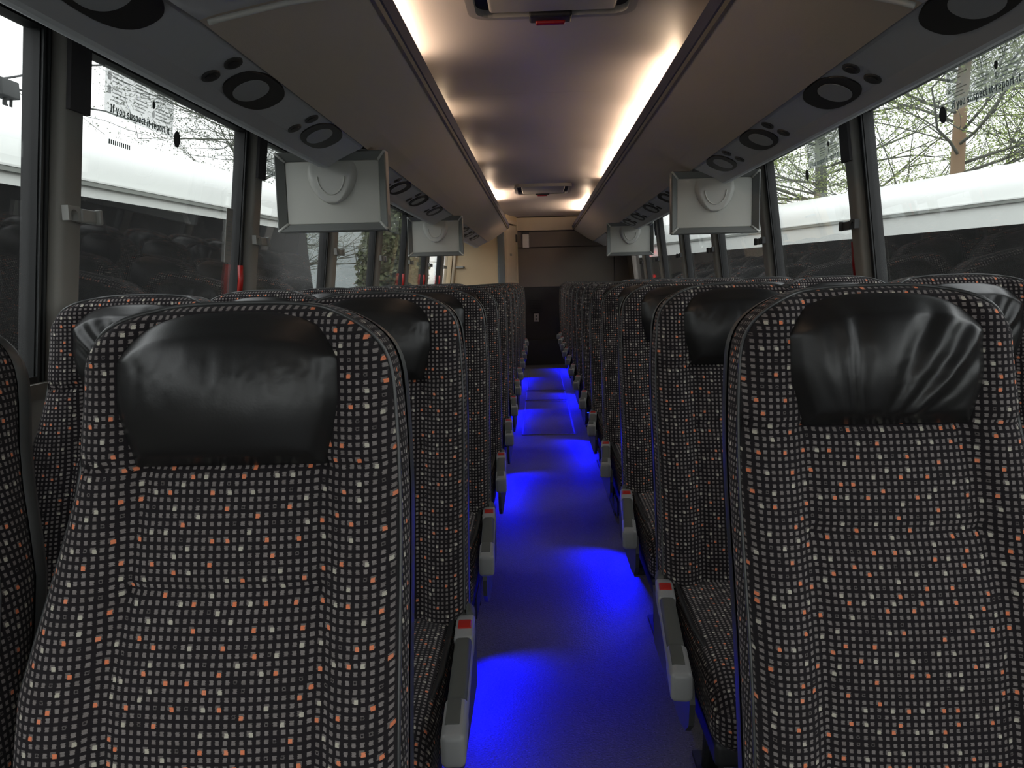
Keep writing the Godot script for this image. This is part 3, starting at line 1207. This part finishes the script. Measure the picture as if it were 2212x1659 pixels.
		rbox(st, Vector3(0.237 * inn - 0.008, 0.44, 0.0), Vector3(0.237 * inn + 0.008, 0.475, 0.3), 0.012)
		obj("centre_armrest", st, "pad_grey", o)
	return o

func fix_outward(_st: SurfaceTool):
	pass

func build_armrest(o: Node3D, inn: int):
	# x range of the armrest outside the cushion
	var x0 := 0.181 * inn
	var x1 := 0.217 * inn
	var lo := minf(x0, x1)
	var hi := maxf(x0, x1)
	var st := new_st()
	rbox(st, Vector3(lo, 0.415, -0.02), Vector3(hi, 0.455, 0.44), 0.012)
	var a := obj("armrest", st, "grey_plastic", o)
	a.transform = Transform3D(Basis(Vector3.UP, (0.045 if inn > 0 else -0.085)), Vector3.ZERO)
	a.position = Vector3(0.2 * inn, 0, 0.04) - a.basis * Vector3(0.2 * inn, 0, 0.04)
	# rear rounding, dark
	st = new_st()
	rbox(st, Vector3(lo + 0.001, 0.41, -0.075), Vector3(hi - 0.001, 0.466, -0.005), 0.018)
	obj("rear_cap", st, "pad_grey", a)
	# light collar with the red recline button
	st = new_st()
	rbox(st, Vector3(lo - 0.001, 0.415, -0.012), Vector3(hi + 0.001, 0.462, 0.1), 0.008)
	obj("button_collar", st, "grey_plastic", a)
	st = new_st()
	var bx := (lo + hi) / 2
	rbox(st, Vector3(bx - 0.0135, 0.458, 0.022), Vector3(bx + 0.0135, 0.4645, 0.062), 0.003)
	obj("recline_button", st, "red_plastic", a)
	# soft pad
	st = new_st()
	rbox(st, Vector3(lo + 0.002, 0.43, 0.098), Vector3(hi - 0.002, 0.463, 0.335), 0.009)
	obj("pad", st, "pad_grey", a)
	# front cap with an inset
	st = new_st()
	rbox(st, Vector3(lo - 0.001, 0.412, 0.333), Vector3(hi + 0.001, 0.466, 0.452), 0.010)
	obj("front_cap", st, "grey_plastic", a)
	st = new_st()
	rbox(st, Vector3(lo + 0.004, 0.46, 0.342), Vector3(hi - 0.009, 0.4675, 0.418), 0.002)
	obj("cap_inset", st, "pad_grey", a)

func build_seats():
	# four kinds: left or right block, aisle or window side, each with a smooth and a creased head pad
	var proto := {}
	for side in [-1, 1]:
		for aisle in [true, false]:
			for wr in [false, true]:
				proto[[side, aisle, wr]] = build_seat(aisle, side, wr, Vector2(0.11 * side + (0.23 if aisle else 0.0), 0.17 if wr else 0.05))
	for side in [-1, 1]:
		var rows := 12 if side < 0 else 13
		for k in rows:
			var z := -((0.739 if side < 0 else 0.927) + PITCH * k + 0.045)
			for aisle in [true, false]:
				if not aisle and k > 9:
					continue
				var creased: bool = (side > 0 and k == 0 and aisle) or (not aisle and k % 2 == 1) or (aisle and k % 4 == 3)
				var src: Node3D = proto[[side, aisle, creased]]
				var o: Node3D = src.duplicate()
				o.name = numbered("coach_seat", self)
				add_child(o, true)
				o.position = Vector3((0.413 if aisle else 0.93) * side, 0, z)
				var kind := "aisle" if aisle else "window"
				tag(o, "patterned %s seat with %s black head pad, %s row of the %s-hand block" % [kind, "creased" if creased else "smooth", ordinal(k), side_name(side)], "seat", "patterned coach seats in rows")
	for p in proto.values():
		p.free()

# ------------------------------------------------------------------ outside
func build_outside():
	var g := struct("ground", "grey asphalt of the coach park")
	var st := new_st()
	box(st, Vector3(-60, -1.45, -90), Vector3(60, -1.35, 30))
	obj("asphalt", st, "asphalt", g)
	# stickers on the glass
	build_posters()
	# coaches parked on both sides
	var yaw := atan2(0.29, 4.1)
	build_coach("white coach parked close outside the left windows, dark tinted glass", Vector3(-3.05, 0, -4.48), -yaw, -1, 1.755, 1.86, 2.42, 14.0, 4.9)
	build_coach("white coach parked at an angle outside the right windows, dark tinted glass", Vector3(3.1, 0, -10.9), atan2(0.98, 3.7), 1, 1.52, 1.74, 2.17, 16.0, 6.5)
	build_trees()
	build_wires()
	# pale building far behind on the left
	var b := thing("pale_building", "pale grey flat-walled building seen through the left windows behind the coach", "building", Vector3(-7.3, -1.35, -27.5))
	st = new_st()
	box(st, Vector3(-2.2, 0, -2), Vector3(1.7, 4.6, 1.5))
	obj("wall", st, "wall_pale", b)
	st = new_st()
	box(st, Vector3(-2.3, 4.6, -2.1), Vector3(1.8, 4.75, 1.6))
	obj("roof_edge", st, "coach_white", b)
	for i in 3:
		st = new_st()
		box(st, Vector3(-2.0 + i * 0.7, 3.4, 1.47), Vector3(-1.5 + i * 0.7, 4.2, 1.52))
		obj("window", st, "coach_glass", b)

func sticker_xf(side: int) -> Callable:
	return func(p: Vector3) -> Vector3: return wall_at(side, p.z - 0.0065, p.y, p.x)

func build_posters():
	for e in [[-1, -2.3, "first"], [-1, -3.52, "second"], [1, -2.29, "first"], [1, -3.515, "second"]]:
		var side: int = e[0]
		var zc: float = e[1]
		var o := thing("window_notice", "translucent notice If you suspect it-report it on the %s visible %s window" % [e[2], side_name(side)], "poster", Vector3.ZERO, "translucent notices on the windows")
		var yc := 1.653
		var st := new_st()
		# the sheet; zl runs from its left to its right edge as read from inside
		var dir := -1.0 if side < 0 else 1.0
		wbox(st, side, -0.0065, -0.0058, yc - 0.058, yc + 0.058, zc - 0.195, zc + 0.195)
		obj("film", st, "poster_film", o)
		var at := func(u: float, v: float, d := 0.0) -> Vector3: return wall_at(side, -0.0055 + d, yc + v, zc + dir * u)
		# bold line of lettering along the foot
		var tm := TextMesh.new()
		tm.text = "If you suspect it-report it"
		var fnt := SystemFont.new()
		fnt.font_names = PackedStringArray(["Droid Sans"])
		fnt.font_weight = 700
		tm.font = fnt
		tm.font_size = 32
		tm.pixel_size = 0.00088
		tm.depth = 0.0006
		var mi := MeshInstance3D.new()
		mi.mesh = tm
		mi.material_override = M["print_grey"]
		mi.name = "headline"
		o.add_child(mi)
		var xd := Vector3(0, 0, dir)
		var yd := Vector3(-0.12 * side, 1, 0).normalized()
		mi.transform = Transform3D(Basis(xd, yd, xd.cross(yd)), at.call(0.0, -0.043, 0.001))
		# rows of small print in three columns
		st = new_st()
		var rng := RandomNumberGenerator.new()
		rng.seed = 31
		for c in 3:
			for r in 8:
				if r == 3:
					continue
				var u0 := -0.16 + c * 0.12
				var w := rng.randf_range(0.045, 0.09)
				var v := 0.045 - r * 0.0095
				var a: Vector3 = at.call(u0, v - 0.0016, 0.0004)
				var b2: Vector3 = at.call(u0 + w, v + 0.0016, 0.0008)
				wbox(st, side, -0.0052, -0.0048, minf(a.y, b2.y), maxf(a.y, b2.y), minf(a.z, b2.z), maxf(a.z, b2.z))
		obj("small_print", st, "poster_print", o)
		for q in 4:
			st = new_st()
			var u := [-0.176, -0.176, 0.066, 0.066][q] as float
			var v := [0.036, 0.002, 0.012, -0.014][q] as float
			prism(st, ellipse(0, 0, 0.0085, 0.0105, 20, 2.0 if q > 1 else 5.0), -0.0052, -0.0046, func(p, w): return wall_at(side, w, yc + v + p.y, zc + dir * u + p.x))
			obj("pictogram", st, "print_black" if q == 2 else "poster_print", o)
	for e in [[-1, -2.523, 1.597, "left window beside the notice"], [1, -2.513, 1.596, "first right window below the notice"], [1, -3.737, 1.577, "second right window below the notice"]]:
		var side: int = e[0]
		var st := new_st()
		prism(st, ellipse(e[1], e[2], 0.021, 0.024, 24), -0.0064, -0.0045, func(p, w): return wall_at(side, w, p.y, p.x))
		var o := obj("window_dot", st, "print_black")
		tag(o, "round black sticker on the " + e[3], "sticker", "black dots on the glass")
	var lab := thing("label_strip", "narrow upright white label with small print on glass by the second left pillar", "label", Vector3.ZERO)
	var st2 := new_st()
	wbox(st2, -1, -0.0064, -0.0056, 1.235, 1.428, -3.008, -2.948)
	obj("film", st2, "clip_white", lab)
	st2 = new_st()
	for i in 9:
		wbox(st2, -1, -0.0056, -0.0052, 1.26 + i * 0.017, 1.264 + i * 0.017, -2.998, -2.96 - 0.006 * (i % 3))
	obj("print", st2, "print_grey", lab)
	# barcode-like mark
	st2 = new_st()
	for i in 11:
		wbox(st2, -1, -0.0062, -0.0054, 1.521, 1.533, -2.13 - i * 0.0105 - 0.005, -2.13 - i * 0.0105)
	var bc := obj("vent_mark", st2, "print_grey")
	tag(bc, "row of short grey bars printed on the left window under the notice", "mark")

func build_coach(label: String, at: Vector3, yaw: float, side: int, y_glass: float, y_gutter: float, y_roof: float, ahead: float, behind: float):
	var o := thing("parked_coach", label, "coach", at, "white coaches parked outside")
	o.rotation.y = yaw
	# cross-section, x measured outwards (away from us) from the near side
	var roof := PackedVector2Array()
	var rise := y_roof - y_gutter
	for i in 9:
		var a := PI / 2 * i / 8
		roof.append(Vector2(0.02 + 1.25 * (1.0 - pow(cos(a), 0.75)), y_gutter + rise * pow(sin(a), 0.8)))
	var sec := PackedVector2Array()
	for p in roof:
		sec.append(p)
	for i in range(roof.size() - 2, -1, -1):
		sec.append(Vector2(2.54 - roof[i].x, roof[i].y))
	sec.append(Vector2(2.54, y_gutter - 0.02))
	sec.append(Vector2(0.02, y_gutter - 0.02))
	var put := func(p: Vector2, w: float) -> Vector3: return Vector3(p.x * side, p.y, w)
	var z0 := ahead
	var z1 := -behind
	var st := new_st()
	prism(st, sec, z0, z1, put, true)
	obj("roof", st, "coach_white", o)
	st = new_st()
	prism(st, PackedVector2Array([Vector2(0.0, y_glass), Vector2(2.56, y_glass), Vector2(2.56, y_gutter - 0.02), Vector2(0.0, y_gutter - 0.02)]), z0, z1 - 0.02, put)
	obj("roof_band", st, "coach_white", o)
	st = new_st()
	prism(st, PackedVector2Array([Vector2(-0.03, y_gutter - 0.035), Vector2(0.05, y_gutter - 0.035), Vector2(0.05, y_gutter - 0.005), Vector2(-0.03, y_gutter - 0.005)]), z0, z1, put)
	obj("gutter", st, "coach_grime", o)
	st = new_st()
	prism(st, PackedVector2Array([Vector2(-0.035, y_gutter - 0.006), Vector2(0.03, y_gutter - 0.006), Vector2(0.03, y_gutter + 0.006), Vector2(-0.035, y_gutter + 0.006)]), z0, z1, put)
	obj("gutter_rail", st, "coach_white", o)
	# tinted side glass with its end raked like a windscreen corner
	st = new_st()
	var t0 := y_glass - 1.0
	prism(st, PackedVector2Array([Vector2(z0, t0), Vector2(z1 - 0.25, t0), Vector2(z1, y_glass), Vector2(z0, y_glass)]), 0.012, 2.548, func(p, w): return Vector3(w * side, p.y, p.x))
	obj("side_glass", st, "coach_glass", o)
	st = new_st()
	prism(st, PackedVector2Array([Vector2(0.0, -1.05), Vector2(2.56, -1.05), Vector2(2.56, t0), Vector2(0.0, t0)]), z0, z1 - 0.25, put)
	obj("lower_body", st, "coach_white", o)
	for zz in [z1 + 2.0, z0 - 2.5]:
		st = new_st()
		var w: float = zz
		prism(st, ellipse(w, -0.85, 0.5, 0.5, 24), 0.05, 0.35, func(p, q): return Vector3(q * side, p.y, p.x))
		prism(st, ellipse(w, -0.85, 0.5, 0.5, 24), 2.2, 2.5, func(p, q): return Vector3(q * side, p.y, p.x))
		obj("wheel", st, "black_plastic", o)
	if side > 0:
		for e in [[-4.35, 1.60], [-4.35, 1.17]]:
			st = new_st()
			rbox(st, Vector3(-0.03, e[1] - 0.025, e[0] - 0.07), Vector3(0.02, e[1] + 0.025, e[0] + 0.07), 0.01)
			obj("marker_lamp", st, "red_lens", o)
			var l := OmniLight3D.new()
			l.name = "marker_glow"
			l.light_color = Color(1, 0.05, 0.03)
			l.light_energy = 0.02
			l.omni_range = 8.0
			l.omni_attenuation = 2.0
			l.light_size = 0.03
			l.shadow_enabled = true
			o.add_child(l)
			l.position = Vector3(-0.07, e[1], e[0])

func branch(st: SurfaceTool, tips: Array, p: Vector3, d: Vector3, ln: float, r: float, depth: int, rng: RandomNumberGenerator):
	var pts := [p]
	var q := p
	var dd := d
	var n := 4
	for i in n:
		dd = (dd + Vector3(rng.randf_range(-0.16, 0.16), rng.randf_range(-0.10, 0.14), rng.randf_range(-0.16, 0.16))).normalized()
		q += dd * ln / n
		pts.append(q)
		if depth <= 1 or i > 1:
			tips.append([q, dd])
	tube(st, pts, r, 5 if depth > 1 else 3, r * 0.45)
	if depth == 0:
		return
	var kids := 5 if depth > 1 else 4
	for i in kids:
		var k := 1 + int(i * float(n) / kids)
		var from: Vector3 = pts[mini(k, n)]
		var ax := Vector3(rng.randf_range(-1, 1), rng.randf_range(-0.3, 0.7), rng.randf_range(-1, 1)).normalized()
		branch(st, tips, from, (dd * 0.75 + ax * 0.75).normalized(), ln * rng.randf_range(0.45, 0.65), r * 0.5, depth - 1, rng)

func tree(called: String, label: String, at: Vector3, height: float, r: float, seed_n: int, m_bark: String, m_leaf: String, boughs: int, leaves: int, y0: float, leaf_size: float):
	var o := thing(called, label, "tree", at)
	var rng := RandomNumberGenerator.new()
	rng.seed = seed_n
	var st := new_st()
	var pts := []
	for i in 9:
		pts.append(Vector3(rng.randf_range(-0.07, 0.07) * i * 0.5, height * i / 8.0, rng.randf_range(-0.07, 0.07) * i * 0.5))
	tube(st, pts, r, 10, r * 0.35)
	obj("trunk", st, m_bark, o)
	st = new_st()
	var tips := []
	for i in boughs:
		var y := lerpf(y0, height * 0.97, float(i) / boughs)
		var a := rng.randf() * TAU
		var dir := Vector3(cos(a), rng.randf_range(-0.05, 0.45), sin(a)).normalized()
		var k := clampi(int(y / height * 8.0), 0, 7)
		var from: Vector3 = pts[k].lerp(pts[k + 1], y / height * 8.0 - k)
		branch(st, tips, from, dir, (height - y) * 0.25 + 1.5, r * 0.24 * (1.0 - 0.5 * y / height), 2, rng)
	var bm := obj("branches", st, "bark_grey", o)
	bm.set_meta("kind", "stuff")
	# leaves: small bent blades set along the twigs
	var leaf := SurfaceTool.new()
	leaf.begin(Mesh.PRIMITIVE_TRIANGLES)
	for f in [[Vector3(0, 0, 0), Vector3(0.3, 0.5, 0.1), Vector3(0, 1, 0)], [Vector3(0, 0, 0), Vector3(0, 1, 0), Vector3(-0.3, 0.5, 0.1)]]:
		for v in f:
			leaf.add_vertex(v * leaf_size)
	leaf.generate_normals()
	var mm := MultiMesh.new()
	mm.transform_format = MultiMesh.TRANSFORM_3D
	mm.mesh = leaf.commit()
	mm.instance_count = leaves
	for i in leaves:
		var t = tips[rng.randi_range(0, tips.size() - 1)]
		var bs := Basis.from_euler(Vector3(rng.randf() * TAU, rng.randf() * TAU, rng.randf() * TAU)).scaled(Vector3.ONE * rng.randf_range(0.6, 1.3))
		mm.set_instance_transform(i, Transform3D(bs, t[0] + Vector3(rng.randf_range(-0.3, 0.3), rng.randf_range(-0.12, 0.1), rng.randf_range(-0.3, 0.3))))
	var mi := MultiMeshInstance3D.new()
	mi.multimesh = mm
	mi.material_override = M[m_leaf]
	mi.name = "foliage"
	mi.set_meta("kind", "stuff")
	o.add_child(mi, true)

func build_trees():
	tree("cypress_tree", "brown-trunked feathery tree seen through the near right window above the coach roof", Vector3(7.0, -1.35, -14.2), 10.5, 0.15, 5, "bark", "leaf", 46, 60000, 2.6, 0.045)
	tree("cypress_tree", "taller twin-trunked green tree seen through the second right window", Vector3(7.6, -1.35, -22.6), 12.0, 0.2, 9, "bark_grey", "leaf", 46, 50000, 2.5, 0.06)
	tree("cypress_tree", "feathery green tree farther back behind the right window trees", Vector3(14.5, -1.35, -21.0), 12.0, 0.2, 15, "bark_grey", "leaf", 46, 50000, 2.5, 0.065)
	tree("bare_tree", "grey budding tree with drooping twigs behind the left coach", Vector3(-7.6, -1.35, -21.0), 9.5, 0.13, 12, "bark_grey", "leaf_grey", 64, 26000, 2.4, 0.05)
		# leafy bush on the ground beyond the left coach
	var o := thing("leafy_bush", "dark green bush low outside the left windows behind the coach", "bush", Vector3(-3.9, -1.35, -21.5))
	var rng := RandomNumberGenerator.new()
	rng.seed = 40
	var st := new_st()
	for i in 6:
		tube(st, [Vector3(i * 0.2 - 0.5, 0, 0), Vector3(i * 0.3 - 0.75, 1.8, rng.randf_range(-0.4, 0.4)), Vector3(i * 0.35 - 0.9, 3.6, rng.randf_range(-0.6, 0.6))], 0.04, 5, 0.01)
	obj("stems", st, "bark_grey", o)
	var leaf := SurfaceTool.new()
	leaf.begin(Mesh.PRIMITIVE_TRIANGLES)
	for f in [[Vector3(0, 0, 0), Vector3(0.45, 0.5, 0.12), Vector3(0, 1, 0)], [Vector3(0, 0, 0), Vector3(0, 1, 0), Vector3(-0.45, 0.5, 0.12)]]:
		for v in f:
			leaf.add_vertex(v * 0.13)
	leaf.generate_normals()
	var mm := MultiMesh.new()
	mm.transform_format = MultiMesh.TRANSFORM_3D
	mm.mesh = leaf.commit()
	mm.instance_count = 14000
	for i in 14000:
		var p := Vector3(rng.randfn(), rng.randfn(), rng.randfn()).normalized() * pow(rng.randf(), 0.4)
		p = Vector3(p.x * 0.95, 2.4 + p.y * 2.4, p.z * 1.1)
		mm.set_instance_transform(i, Transform3D(Basis.from_euler(Vector3(rng.randf() * TAU, rng.randf() * TAU, rng.randf() * TAU)), p))
	var mi := MultiMeshInstance3D.new()
	mi.multimesh = mm
	mi.material_override = M["leaf_hedge"]
	mi.name = "foliage"
	mi.set_meta("kind", "stuff")
	o.add_child(mi, true)

func build_wires():
	# overhead lines seen above the left coach, with a fitting hanging from one of them
	var lines := [[Vector3(-14, 4.41, -14.0), Vector3(-14, 9.42, -30.0), 0.03, "upper"], [Vector3(-14, 6.17, -14.0), Vector3(-14, 7.2, -31.0), 0.028, "middle"], [Vector3(-14, 6.45, -14.0), Vector3(-14, 6.7, -31.0), 0.01, "lowest"]]
	for l in lines:
		var st := new_st()
		var pts := []
		for i in 13:
			var q := i / 12.0
			var p: Vector3 = l[0].lerp(l[1], q)
			p.y -= 0.05 * sin(PI * q) + 0.04 * sin(q * 31.0)
			pts.append(p)
		tube(st, pts, l[2], 5)
		var o := obj("overhead_wire", st, "wire")
		tag(o, "%s of the dark overhead wires crossing the sky in the left windows" % l[3], "wire", "overhead wires")
	var o := thing("line_fitting", "dark box fitting hanging from overhead wire at the far left window", "fitting", Vector3(-14, 6.62, -21.6))
	var st := new_st()
	rbox(st, Vector3(-0.2, -0.35, -0.45), Vector3(0.2, 0.1, 0.3), 0.03)
	obj("body", st, "wire", o)
	st = new_st()
	tube(st, [Vector3(0, -0.3, -0.1), Vector3(0, -0.5, -0.05), Vector3(0, -0.7, -0.2)], 0.06, 6)
	tube(st, [Vector3(0, -0.3, -0.35), Vector3(0, -0.55, -0.3)], 0.04, 6)
	obj("bracket", st, "wire", o)
